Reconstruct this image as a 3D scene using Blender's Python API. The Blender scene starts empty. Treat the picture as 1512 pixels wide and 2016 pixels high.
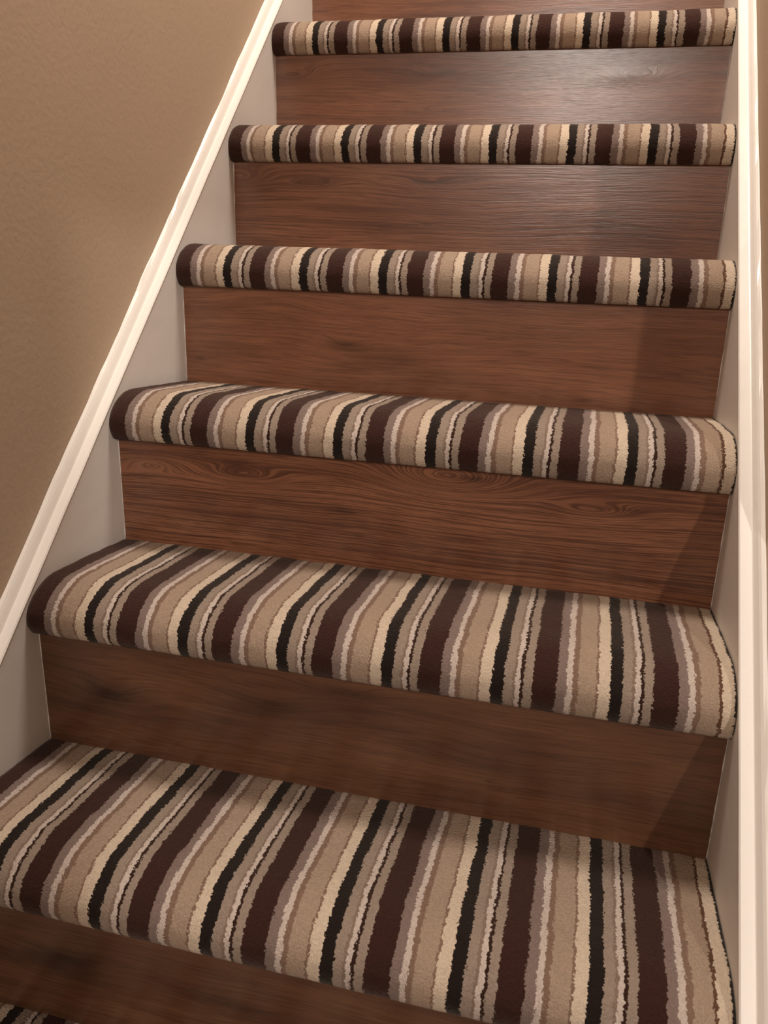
import bpy, bmesh, math, random
from mathutils import Matrix, Vector, noise

# ------------------------------------------------------------------ camera, world, lights, exposure
S = bpy.context.scene
COL = S.collection
CAMP = (0.55306, -0.40594, 0.68120)
CAM_R = Vector((0.969850, 0.239146, 0.046917)); CAM_U = Vector((-0.101094, 0.219621, 0.970333)); CAM_F = Vector((-0.221747, 0.945820, -0.237175))
F_PX = 1623.3
cam_d = bpy.data.cameras.new('camera')
cam_d.sensor_fit = 'VERTICAL'; cam_d.sensor_height = 24.0
cam_d.lens = F_PX / 2016 * 24.0
cam_d.clip_start = 0.02
cam_d.dof.use_dof = True; cam_d.dof.focus_distance = 0.98; cam_d.dof.aperture_fstop = 9.0
cam = bpy.data.objects.new('camera', cam_d); COL.objects.link(cam)
m = Matrix((CAM_R, CAM_U, -CAM_F)).transposed().to_4x4(); m.translation = Vector(CAMP)
cam.matrix_world = m
S.camera = cam

S.view_settings.view_transform = 'Standard'
S.view_settings.look = 'None'
S.view_settings.gamma = 1.0
S.view_settings.use_curve_mapping = False
S.view_settings.exposure = 0.0

w = bpy.data.worlds.new('world'); S.world = w; w.use_nodes = True
w.node_tree.nodes['Background'].inputs[0].default_value = (0.9, 0.75, 0.62, 1)
w.node_tree.nodes['Background'].inputs[1].default_value = 0.05

def disc_light(name, loc, target, size, power, colour):
    d = bpy.data.lights.new(name, 'AREA'); d.shape = 'DISK'; d.size = size
    d.energy = power; d.color = colour
    o = bpy.data.objects.new(name, d); COL.objects.link(o); o.location = loc
    o.rotation_euler = (Vector(target) - Vector(loc)).to_track_quat('-Z', 'Y').to_euler()
    return o
WARM = (1.0, 0.885, 0.79)
disc_light('stairwell_lamp', (0.46, 0.60, 2.45), (0.30, 0.55, 0.6), 0.40, 27, WARM)
disc_light('hall_lamp', (0.36, -2.7, 1.42), (0.35, 0.9, 0.9), 0.20, 25, WARM)
disc_light('added_patch_lamp', (2.0, -2.6, 1.9), (0.0, 0.6, 0.6), 0.10, 41, WARM)  # unseen lamp added to throw the bright patch on the left wall

# ------------------------------------------------------------------ dimensions (metres, from the camera solve)
H, G, W = 0.19, 0.1698, 0.7106          # rise, going, clear width between the stringers
EY = {0: 0, 1: -.0006, 2: -.0011, 3: -.0015, 4: .0025, 5: .0008, 6: -.0012, 7: .0011, 8: 0}
EZ = {-1: 0, 0: 0, 1: -.0008, 2: .0024, 3: .0015, 4: 0, 5: -.0027, 6: -.0005, 7: 0}
Y = lambda k: k * G + EY[k]
Z = lambda k: k * H + EZ[k]
SL = H / G
LEAN = -0.0132 / (H - 0.02)
WT = 0.020                               # stringer proud of the wall

# ------------------------------------------------------------------ node helpers
def new_mat(name):
    m = bpy.data.materials.new(name); m.use_nodes = True
    nt = m.node_tree
    return m, nt, nt.nodes['Principled BSDF']
class NB:
    def __init__(s, nt): s.nt = nt
    def n(s, t, **kw):
        x = s.nt.nodes.new(t)
        for k, v in kw.items(): setattr(x, k, v)
        return x
    def put(s, sock, v):
        if v is None: return
        if hasattr(v, 'is_output') or isinstance(v, bpy.types.NodeSocket): s.nt.links.new(v, sock)
        else: sock.default_value = v
    def m(s, op, a, b=None, c=None, clamp=False):
        x = s.n('ShaderNodeMath', operation=op); x.use_clamp = clamp
        s.put(x.inputs[0], a); s.put(x.inputs[1], b); s.put(x.inputs[2], c)
        return x.outputs[0]
    def xyz(s, a, b, c):
        x = s.n('ShaderNodeCombineXYZ')
        for i, v in enumerate((a, b, c)): s.put(x.inputs[i], v)
        return x.outputs[0]
    def noise(s, vec, scale, detail=2, rough=.5, dist=0.0):
        x = s.n('ShaderNodeTexNoise'); s.put(x.inputs['Vector'], vec)
        x.inputs['Scale'].default_value = scale; x.inputs['Detail'].default_value = detail
        x.inputs['Roughness'].default_value = rough; x.inputs['Distortion'].default_value = dist
        return x.outputs['Fac']
    def ramp(s, fac, stops, interp='LINEAR'):
        x = s.n('ShaderNodeValToRGB'); r = x.color_ramp; r.interpolation = interp
        while len(r.elements) > 1: r.elements.remove(r.elements[-1])
        r.elements[0].position = stops[0][0]; r.elements[0].color = stops[0][1]
        for p, c in stops[1:]:
            e = r.elements.new(p); e.color = c
        s.put(x.inputs[0], fac)
        return x.outputs[0]
    def mix(s, fac, a, b, blend='MIX'):
        x = s.n('ShaderNodeMix', data_type='RGBA', blend_type=blend)
        s.put(x.inputs[0], fac); s.put(x.inputs[6], a); s.put(x.inputs[7], b)
        return x.outputs[2]
    def maprange(s, v, a, b, c, d):
        x = s.n('ShaderNodeMapRange'); s.put(x.inputs[0], v)
        for i, q in enumerate((a, b, c, d)): x.inputs[i + 1].default_value = q
        return x.outputs[0]
    def bump(s, h, strength, dist, normal=None):
        x = s.n('ShaderNodeBump'); x.inputs['Strength'].default_value = strength
        x.inputs['Distance'].default_value = dist; s.put(x.inputs['Height'], h)
        if normal is not None: s.put(x.inputs['Normal'], normal)
        return x.outputs[0]
def lin(r, g, b, k=1.0):
    f = lambda c: (c / 255 / 12.92) if c / 255 <= .04045 else ((c / 255 + .055) / 1.055) ** 2.4
    return (f(r) * k, f(g) * k, f(b) * k, 1)

def paint(name, colour, rough, var=.03, bumps=.15, scale=60):
    m, nt, bs = new_mat(name); b = NB(nt)
    co = b.n('ShaderNodeTexCoord').outputs['Object']
    big = b.noise(co, 2.2, 3)
    dark = tuple(c * (1 - var * 3) for c in colour[:3]) + (1,)
    nt.links.new(b.mix(b.maprange(big, .3, .7, 0, 1), dark, colour), bs.inputs['Base Color'])
    bs.inputs['Roughness'].default_value = rough
    nt.links.new(b.bump(b.noise(co, scale, 3), bumps, .002), bs.inputs['Normal'])
    return m

# ------------------------------------------------------------------ materials
M_WALL = paint('taupe_wall_paint', (.49, .37, .262, 1), .8, .02, .25, 160)
M_WHITE = paint('white_satin_paint', (.88, .85, .80, 1), .3, .02, .25, 40)
M_STRING = paint('off_white_stringer_paint', (.80, .765, .72, 1), .42, .03, .3, 35)
M_CEIL = paint('ceiling_paint', (.7, .66, .6, 1), .9)
M_FLOOR = paint('floor_boards', (.16, .09, .055, 1), .5)

def wood(name, seed, tones, grain, rings, knots, smooth=.27):
    """laminate oak print: grain follows a height field that bulges round the knots"""
    m, nt, bs = new_mat(name); b = NB(nt)
    co = b.n('ShaderNodeTexCoord').outputs['Object']
    sp = b.n('ShaderNodeSeparateXYZ'); nt.links.new(co, sp.inputs[0])
    x, z = sp.outputs[0], sp.outputs[2]
    smudge = None
    wob = b.noise(b.xyz(b.m('MULTIPLY', x, 3.0), seed * 3.7, b.m('MULTIPLY', z, 9.0)), 1.0, 2)
    v = b.m('ADD', z, b.m('MULTIPLY', b.m('SUBTRACT', wob, .5), .030))
    for (kx, kz, rx, rz, amp, dark) in knots:
        dx = b.m('DIVIDE', b.m('SUBTRACT', x, kx), rx); dz = b.m('DIVIDE', b.m('SUBTRACT', z, kz), rz)
        r2 = b.m('ADD', b.m('MULTIPLY', dx, dx), b.m('MULTIPLY', dz, dz))
        g = b.m('EXPONENT', b.m('MULTIPLY', r2, -1.0))
        v = b.m('ADD', v, b.m('MULTIPLY', g, amp))
        if dark:
            d = b.m('MULTIPLY', b.m('EXPONENT', b.m('MULTIPLY', r2, -2.2)), dark)
            smudge = d if smudge is None else b.m('ADD', smudge, d)
    fine = b.noise(b.xyz(b.m('MULTIPLY', x, 22.0), seed * 1.3, b.m('MULTIPLY', v, 700.0)), 1.0, 2, .65)
    mid = b.noise(b.xyz(b.m('MULTIPLY', x, 2.5), seed * 2.1, b.m('MULTIPLY', v, rings)), 1.0, 2, .55)
    big = b.noise(b.xyz(b.m('MULTIPLY', x, 4.0), seed * 5.1, b.m('MULTIPLY', z, 22.0)), 1.0, 3, .6)
    dark_c, mid_c, light_c = tones
    base = b.ramp(b.m('ADD', b.m('MULTIPLY', big, .75), b.m('MULTIPLY', b.noise(b.xyz(b.m('MULTIPLY', x, 1.4), seed * 9.1, b.m('MULTIPLY', v, 30.0)), 1.0, 2), .25)),
                  [(.36, mid_c), (.62, light_c)])
    lines = b.maprange(mid, .50, .41, 0, 1)
    base = b.mix(b.m('MULTIPLY', lines, grain), base, dark_c)
    flecks = b.maprange(fine, .52, .38, 0, 1)
    base = b.mix(b.m('MULTIPLY', flecks, .26 + grain * .45), base, dark_c)
    if smudge is not None:
        rag = b.maprange(b.noise(b.xyz(b.m('MULTIPLY', x, 26.0), seed, b.m('MULTIPLY', v, 160.0)), 1.0, 3, .6), .25, .65, .55, 1.0)
        base = b.mix(b.m('MULTIPLY', smudge, rag, clamp=True), base, tuple(c * .36 for c in dark_c[:3]) + (1,))
    nt.links.new(base, bs.inputs['Base Color'])
    bs.inputs['Roughness'].default_value = smooth; bs.inputs['IOR'].default_value = 1.6
    nt.links.new(b.bump(b.m('ADD', fine, b.m('MULTIPLY', mid, .5)), .22, .0006), bs.inputs['Normal'])
    return m
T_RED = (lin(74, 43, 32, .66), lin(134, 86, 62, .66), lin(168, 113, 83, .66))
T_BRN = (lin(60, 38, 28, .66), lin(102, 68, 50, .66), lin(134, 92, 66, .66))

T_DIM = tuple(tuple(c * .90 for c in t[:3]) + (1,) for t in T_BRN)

PATTERN = [  # start of each stripe in mm from the left edge of the repeat
    (0.0, 'brown'), (21.2, 'grey'), (29.6, 'light'), (35.2, 'taupe'), (40.0, 'tan'), (56.3, 'taupe'), (58.5, 'cream'),
    (69.0, 'black'), (80.0, 'greytan'), (88.6, 'taupe2'), (90.8, 'light'), (95.6, 'line'), (98.6, 'greytan')]
PERIOD = 106.6
CC = {'brown': lin(66, 40, 34, .68), 'grey': lin(150, 130, 122, .68), 'light': lin(228, 212, 200, .68), 'taupe': lin(150, 122, 104, .68),
      'tan': lin(190, 166, 144, .68), 'cream': lin(238, 218, 194, .68), 'black': lin(40, 32, 29, .68), 'greytan': lin(174, 156, 140, .68),
      'taupe2': lin(154, 132, 116, .68), 'line': lin(62, 40, 31, .68)}
def carpet_mat():
    m, nt, bs = new_mat('striped_wool_pile'); b = NB(nt)
    uv = b.n('ShaderNodeUVMap', uv_map='pile').outputs[0]
    info = b.n('ShaderNodeObjectInfo').outputs['Random']
    vo = b.n('ShaderNodeTexVoronoi'); vo.inputs['Scale'].default_value = 1.0; vo.inputs['Randomness'].default_value = .9
    sc = b.n('ShaderNodeVectorMath', operation='MULTIPLY'); nt.links.new(uv, sc.inputs[0]); sc.inputs[1].default_value = (620, 480, 1)
    jit = b.n('ShaderNodeTexNoise'); nt.links.new(sc.outputs[0], jit.inputs['Vector']); jit.inputs['Scale'].default_value = 1.3; jit.inputs['Detail'].default_value = 2
    off = b.n('ShaderNodeVectorMath', operation='MULTIPLY_ADD'); nt.links.new(jit.outputs['Color'], off.inputs[0])
    off.inputs[1].default_value = (1.5, 1.1, 0); nt.links.new(sc.outputs[0], off.inputs[2])
    nt.links.new(off.outputs[0], vo.inputs['Vector'])
    pos = b.n('ShaderNodeSeparateXYZ'); nt.links.new(vo.outputs['Position'], pos.inputs[0])
    uvs = b.n('ShaderNodeSeparateXYZ'); nt.links.new(uv, uvs.inputs[0])
    cx = b.m('DIVIDE', b.m('SUBTRACT', pos.outputs[0], .75), 620.0)
    u_mm = b.m('MULTIPLY', cx, 1000.0)
    wob = b.noise(b.xyz(b.m('MULTIPLY', uvs.outputs[0], 28.0), b.m('MULTIPLY', uvs.outputs[1], 26.0), b.m('MULTIPLY', info, 50.0)), 1.0, 2, .6)
    wob2 = b.noise(b.xyz(b.m('MULTIPLY', uvs.outputs[0], 160.0), b.m('MULTIPLY', uvs.outputs[1], 120.0), b.m('MULTIPLY', info, 50.0)), 1.0, 2, .6)
    u_mm = b.m('ADD', u_mm, b.m('MULTIPLY', b.m('SUBTRACT', wob, .5), 5.0))
    u_mm = b.m('ADD', u_mm, b.m('MULTIPLY', b.m('SUBTRACT', wob2, .5), 2.4))
    ph = b.m('FRACT', b.m('DIVIDE', b.m('ADD', u_mm, PERIOD), PERIOD))
    first = b.m('LESS_THAN', u_mm, 15.0)
    colr = b.ramp(ph, [(p / PERIOD, CC[c]) for p, c in PATTERN], 'CONSTANT')
    colr = b.mix(first, colr, CC['brown'])
    lastline = b.m('MULTIPLY', b.m('GREATER_THAN', u_mm, 695.6), b.m('LESS_THAN', u_mm, 698.4))
    colr = b.mix(lastline, colr, lin(112, 80, 62, .68))
    tuft = b.maprange(vo.outputs['Distance'], 0, .75, 1, 0)
    vc = b.n('ShaderNodeSeparateColor'); nt.links.new(vo.outputs['Color'], vc.inputs[0])
    shade = b.m('ADD', b.m('MULTIPLY', vc.outputs[0], .16), b.m('MULTIPLY', tuft, .14))
    pile = b.noise(b.xyz(b.m('MULTIPLY', uvs.outputs[0], 20.0), b.m('MULTIPLY', uvs.outputs[1], 20.0), 3.0), 1.0, 3)
    shade = b.m('ADD', b.m('ADD', shade, .74), b.m('MULTIPLY', pile, .12))
    hsv = b.n('ShaderNodeHueSaturation'); nt.links.new(colr, hsv.inputs['Color']); nt.links.new(shade, hsv.inputs['Value'])
    nt.links.new(hsv.outputs[0], bs.inputs['Base Color'])
    bs.inputs['Roughness'].default_value = .95
    bs.inputs['Specular IOR Level'].default_value = .1
    bs.inputs['Sheen Weight'].default_value = .10; bs.inputs['Sheen Roughness'].default_value = .5
    bs.inputs['Sheen Tint'].default_value = (1, .85, .72, 1)
    h = b.m('ADD', tuft, b.m('MULTIPLY', vc.outputs[1], .5))
    nt.links.new(b.bump(h, .55, .0014), bs.inputs['Normal'])
    return m
M_CARPET = carpet_mat()

# ------------------------------------------------------------------ mesh helpers
def obj(name, bm, mat, parent=None, loc=(0, 0, 0), smooth=False):
    me = bpy.data.meshes.new(name)
    bmesh.ops.recalc_face_normals(bm, faces=bm.faces)
    bm.to_mesh(me); bm.free()
    if smooth:
        for p in me.polygons: p.use_smooth = True
    me.materials.append(mat)
    o = bpy.data.objects.new(name, me); COL.objects.link(o); o.location = loc
    if parent: o.parent = parent
    return o
def empty(name, loc):
    o = bpy.data.objects.new(name, None); COL.objects.link(o); o.location = loc; o.empty_display_size = .1
    return o
def box(bm, x0, x1, y0, y1, z0, z1):
    vs = [bm.verts.new((x, y, z)) for x in (x0, x1) for y in (y0, y1) for z in (z0, z1)]
    for f in ((0, 1, 3, 2), (4, 6, 7, 5), (0, 4, 5, 1), (2, 3, 7, 6), (0, 2, 6, 4), (1, 5, 7, 3)):
        bm.faces.new([vs[i] for i in f])
def prism_x(bm, prof, x0, x1, n=1, wob=None):
    """closed (y,z) outline extruded along x"""
    rings = []
    for i in range(n + 1):
        x = x0 + (x1 - x0) * i / n
        rings.append([bm.verts.new((x, p[0], p[1])) for p in prof])
    k = len(prof)
    for a, b_ in zip(rings, rings[1:]):
        for i in range(k): bm.faces.new((a[i], a[(i + 1) % k], b_[(i + 1) % k], b_[i]))
    bm.faces.new(rings[0]); bm.faces.new(rings[-1])
def bevel(bm, w, seg=2):
    bmesh.ops.bevel(bm, geom=[e for e in bm.edges if e.calc_face_angle(0) > .5], offset=w, segments=seg, affect='EDGES', profile=.5)

# ------------------------------------------------------------------ room shell
def slab(name, a):
    bm = bmesh.new(); box(bm, *a[0]); o = obj(name, bm, a[1]); o['kind'] = 'structure'; return o
YB, YT = -4.4, 3.0
ZF, ZC = -H, 2.95
slab('wall_left', ((-WT - .1, -WT, YB - .1, YT, ZF, ZC), M_WALL))
bm = bmesh.new()          # right wall; unseen opening added to shape the light patch on the left wall
DA, DB, DH = -.828, .395, 1.246
box(bm, W + WT, W + WT + .1, YB, DA, ZF, ZC); box(bm, W + WT, W + WT + .1, DB, YT, ZF, ZC); box(bm, W + WT, W + WT + .1, DA, DB, DH, ZC)
o = obj('wall_right', bm, M_WALL); o['kind'] = 'structure'
slab('wall_right', ((3.0, 3.1, YB, .9, ZF, ZC), M_WALL))
slab('wall_back', ((W + WT + .1, 3.0, .8, .9, ZF, ZC), M_WALL))
slab('floor', ((W + WT + .1, 3.0, YB, .8, ZF - .1, ZF), M_FLOOR))
slab('wall_front', ((-WT, 3.0, YB - .1, YB, ZF, ZC), M_WALL))
slab('wall_back', ((-WT - .1, W + WT + .1, YT, YT + .1, ZF, ZC), M_WALL))
slab('ceiling', ((-WT - .1, 3.1, YB - .1, YT + .1, ZC, ZC + .1), M_CEIL))
slab('floor', ((-WT - .1, W + WT + .1, YB - .1, YT + .1, ZF - .1, ZF), M_FLOOR))
slab('floor', ((-WT, W + WT, Y(7) - .03, YT + .1, Z(7) - .05, Z(7)), M_FLOOR))

# ------------------------------------------------------------------ staircase
stair = empty('staircase', (0, 0, ZF))
stair['label'] = 'straight closed staircase with wood laminate risers between white painted stringers'
stair['category'] = 'staircase'
PAR = (0, 0, -ZF)   # children keep world coordinates

def stringer(side, c):
    """board with its sloping top edge a little above the nosings"""
    x0, x1 = (-WT + .0003, 0) if side < 0 else (W, W + WT - .0003)
    y0, y1 = Y(0) - .12, Y(7)
    bm = bmesh.new()
    prof = [(y0, ZF + .001), (Y(1), ZF + .001), (y1, Z(6) - .05), (y1, SL * y1 + c), (y0, SL * y0 + c)]
    prism_x(bm, prof, x0, x1)
    bevel(bm, .0015, 2)
    o = obj('stringer', bm, M_STRING, stair, PAR)
    # moulding strip on the top edge, profile in (s = distance from the inner face, n = height above it, square to the slope)
    L = math.hypot(1, SL); ny, nz = -SL / L, 1 / L
    cb = c
    pro = [(0.0, -.004), (-.0012, .0), (0.0, .0016), (.0100, .0020), (.0112, .0022), (.0118, .0045), (.0125, .0075), (.0140, .0105),
           (.0160, .0130), (.0185, .0145), (WT - .0003, .0150), (WT - .0003, -.004)]
    bm = bmesh.new(); N = 90
    rings = []
    for i in range(N + 1):
        y = y0 + (y1 - y0) * i / N
        ring = []
        for j, (s, n) in enumerate(pro):
            q = n
            if j in (9, 10): q += .0022 * noise.noise(Vector((y * 16, side * 5, .3))) + .0012 * noise.noise(Vector((y * 60, side * 9, .3)))
            if j in (1, 2): q += .0005 * noise.noise(Vector((y * 22, side * 3, 1.3)))
            x = -s if side < 0 else W + s
            ring.append(bm.verts.new((x, y + ny * q, SL * y + cb + nz * q)))
        rings.append(ring)
    k = len(pro)
    for a, b_ in zip(rings, rings[1:]):
        for i in range(k): bm.faces.new((a[i], a[(i + 1) % k], b_[(i + 1) % k], b_[i]))
    bm.faces.new(rings[0]); bm.faces.new(rings[-1])
    mo = obj('moulding', bm, M_WHITE, o)
    mo['label'] = 'glossy cream painted moulding along the sloping top edge'
    return o
STR = (stringer(-1, .0165), stringer(1, .0215))

NOSE_BOT = .0585
M_CAULK = paint('caulk', (.70, .66, .61, 1), .6)
def caulk(k, side, parent):
    """thin uneven bead of filler and paint where a riser board meets the stringer"""
    x = .0004 if side < 0 else W - .0004
    bm = bmesh.new(); rings = []; n = 26
    hh = Z(k) - NOSE_BOT - Z(k - 1)
    for i in range(n + 1):
        t = i / n; z = Z(k - 1) + hh * t; y = Y(k) + LEAN * hh * t
        r = .0003 + .0009 * max(0, noise.noise(Vector((z * 40, side * 3.1, k * 1.7)))) + .0006 * max(0, noise.noise(Vector((z * 160, side * 3.1, k))))
        rings.append([bm.verts.new((x + r * (1 if side < 0 else -1) * a, y + b_ * r, z)) for a, b_ in ((-.3, .3), (1.0, .3), (.7, -.6), (0, -1.1), (-.3, -1.1))])
    for a, b_ in zip(rings, rings[1:]):
        for i in range(5): bm.faces.new((a[i], a[(i + 1) % 5], b_[(i + 1) % 5], b_[i]))
    bm.faces.new(rings[0]); bm.faces.new(rings[-1])
    obj('caulk_bead', bm, M_CAULK, parent, smooth=True)
WOODS = {   # seed, tones, grain contrast, ring frequency, print features (x, z, half width, half height, bulge, darkness)
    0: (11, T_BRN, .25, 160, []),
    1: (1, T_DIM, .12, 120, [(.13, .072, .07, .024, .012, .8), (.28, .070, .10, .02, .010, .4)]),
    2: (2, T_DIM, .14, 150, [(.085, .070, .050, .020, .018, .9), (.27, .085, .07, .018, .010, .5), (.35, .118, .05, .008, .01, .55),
                           (.50, .060, .10, .014, .01, .3), (.499, .043, .008, .002, 0, .6)]),
    3: (3, T_RED, .60, 640, [(.412, .118, .070, .020, .045, 0), (.440, .121, .028, .006, 0, .75), (.294, .066, .030, .004, 0, .7), (.22, .072, .10, .003, 0, .4),
                           (.165, .099, .055, .010, .018, 0), (.576, .096, .05, .010, .016, .1), (.045, .104, .05, .010, -.016, 0), (.488, .027, .10, .003, 0, .5),
                           (.62, .022, .09, .004, 0, .6), (.60, .102, .05, .003, 0, .4), (.66, .070, .05, .003, 0, .35)]),
    4: (4, T_RED, .20, 300, [(.235, .062, .045, .012, .010, .6), (.30, .045, .09, .022, 0, .35), (.022, .033, .010, .0035, .005, .6), (.553, .010, .02, .004, 0, .5),
                           (.653, .048, .07, .012, 0, .3), (.148, .117, .08, .012, -.010, 0)]),
    5: (5, T_RED, .38, 460, [(.010, .107, .040, .012, .026, 0), (.122, .100, .045, .006, .012, .25), (.307, .104, .05, .005, .006, .6), (.36, .112, .03, .010, 0, .3),
                           (.303, .048, .010, .003, .003, .6), (.499, .062, .035, .010, 0, .3), (.590, .054, .012, .004, 0, .45), (.06, .012, .06, .005, 0, .4)]),
    6: (6, T_RED, .28, 420, [(.030, .104, .045, .010, .022, .1), (.270, .104, .05, .006, .006, .5), (.268, .117, .012, .004, .003, .4), (.259, .052, .010, .003, .003, .45),
                           (.585, .096, .05, .010, .016, .1)]),
    7: (7, T_RED, .30, 300, [(.25, .05, .09, .008, 0, .3)]),
}
RISER_LAB = {2: 'dark brown laminate riser board with a smoky knot print at its left', 3: 'reddish laminate riser board with bold cathedral grain print',
             4: 'reddish laminate riser board with a grey smudged knot print', 5: 'reddish laminate riser board catching a soft lamp reflection',
             6: 'reddish laminate riser board with the brightest lamp reflection'}
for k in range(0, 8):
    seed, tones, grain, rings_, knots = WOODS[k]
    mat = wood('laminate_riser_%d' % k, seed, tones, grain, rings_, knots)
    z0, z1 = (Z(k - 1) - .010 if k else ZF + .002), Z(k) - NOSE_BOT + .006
    bm = bmesh.new()
    e = .010 if k else 0; b_ = LEAN * (z1 - z0 - e)
    prism_x(bm, [(0, -e), (0, 0), (b_, z1 - z0 - e), (b_ + .009, z1 - z0 - e), (.009, .0), (.009, -e)], .0006, W - .0006, 1)
    bevel(bm, .0006, 1)
    o = obj('riser_board', bm, mat, stair, (0, Y(k), z0 + e - ZF))
    if RISER_LAB.get(k): o['label'] = RISER_LAB[k]
    if k >= 1:
        caulk(k, -1, STR[0]); caulk(k, 1, STR[1])
    # tread board under the carpet
    if k < 7:
        bm = bmesh.new(); box(bm, .0006, W - .0006, Y(k) - .004, Y(k + 1) + .008, Z(k) - NOSE_BOT + .012, Z(k) - .016)
        bevel(bm, .004, 2)
        obj('tread_board', bm, M_FLOOR, stair, PAR)

# ------------------------------------------------------------------ carpets
def catmull(P, step):
    out = []
    for i in range(len(P) - 1):
        p0 = Vector(P[max(i - 1, 0)]); p1 = Vector(P[i]); p2 = Vector(P[i + 1]); p3 = Vector(P[min(i + 2, len(P) - 1)])
        n = max(1, int(round((p2 - p1).length / step)))
        for j in range(n):
            t = j / n
            out.append(.5 * ((2 * p1) + (p2 - p0) * t + (2 * p0 - 5 * p1 + 4 * p2 - p3) * t * t + (3 * p1 - p0 - 3 * p2 + p3) * t ** 3))
    out.append(Vector(P[-1])); return out
LAB = {
    0: 'striped carpet strip on the bottommost tread, its corner just showing at the lower left',
    1: 'striped carpet strip on the broad dim tread nearest the camera, second from the bottom',
    2: 'striped carpet strip on the third tread from the bottom, below the strongly grained riser',
    3: 'striped carpet strip on the fourth tread from the bottom, above the strongly grained riser',
    4: 'striped carpet strip on the tread at eye level, its top seen almost edge-on',
    5: 'striped carpet nosing, second from the top, only its rounded front showing',
    6: 'striped carpet nosing highest up the staircase, only its rounded front showing',
}
for k in range(0, 7):
    back = Y(k + 1) - Y(k)
    P = [(back - .0003, -.001), (back - .006, -.0002), (.11, 0), (.07, 0), (.045, 0), (.026, -.0003), (.013, -.0018), (.001, -.0052), (-.0120, -.0118),
         (-.0228, -.0215), (-.0290, -.0330), (-.0290, -.0440), (-.0255, -.0520), (-.0200, -.0578), (-.0145, -.0585), (-.0105, -.0575)]
    out = catmull(P, .0045)
    s = [0.0]
    for a, b_ in zip(out, out[1:]): s.append(s[-1] + (b_ - a).length)
    # backing follows 9 mm inside
    NX = 178
    bm = bmesh.new(); uvl = bm.loops.layers.uv.new('pile'); grid = []
    for i in range(NX + 1):
        x = .0001 + (W - .0002) * i / NX
        edge = min(x, W - x)
        sink = -.0005 * math.exp(-(edge / .0010))
        row = []
        for j, p in enumerate(out):
            a = out[max(j - 1, 0)]; c = out[min(j + 1, len(out) - 1)]
            t = (c - a).normalized(); nrm = Vector((t[1], -t[0]))       # outward
            d = .0007 * noise.noise(Vector((x * 30, s[j] * 30, k * 3.1))) + .0006 * noise.noise(Vector((x * 110, s[j] * 110, k * 7.7))) + sink
            fade = 1 if j < len(out) - 4 else .3
            q = p + nrm * d * fade
            row.append(bm.verts.new((x, q[0], q[1])))
        grid.append(row)
    uvs = {}
    for i, row in enumerate(grid):
        for j, v in enumerate(row): uvs[v] = (v.co.x, s[j])
    for ra, rb in zip(grid, grid[1:]):
        for j in range(len(out) - 1):
            f = bm.faces.new((ra[j], ra[j + 1], rb[j + 1], rb[j]))
            for l in f.loops: l[uvl].uv = uvs[l.vert]
    # backing: a coarse inner skin closing the strip
    inner = [(-.0105, -.0505), (-.0180, -.0490), (-.0205, -.042), (-.0205, -.033), (-.016, -.025), (-.006, -.0175), (.008, -.0125), (.05, -.0095), (back - .0003, -.0095)]
    ia = [bm.verts.new((.0004, p[0], p[1])) for p in inner]; ib = [bm.verts.new((W - .0004, p[0], p[1])) for p in inner]
    for j in range(len(inner) - 1): bm.faces.new((ia[j], ib[j], ib[j + 1], ia[j + 1]))
    bm.faces.new(list(grid[0]) + ia); bm.faces.new((list(grid[-1]) + ib)[::-1])
    for vs, e in ((0, ia), (-1, ib)): pass
    o = obj('stair_carpet', bm, M_CARPET, None, (0, Y(k), Z(k)), smooth=True)
    o['label'] = LAB[k]; o['category'] = 'carpet'; o['group'] = 'striped carpet strips wrapped over the stair treads'
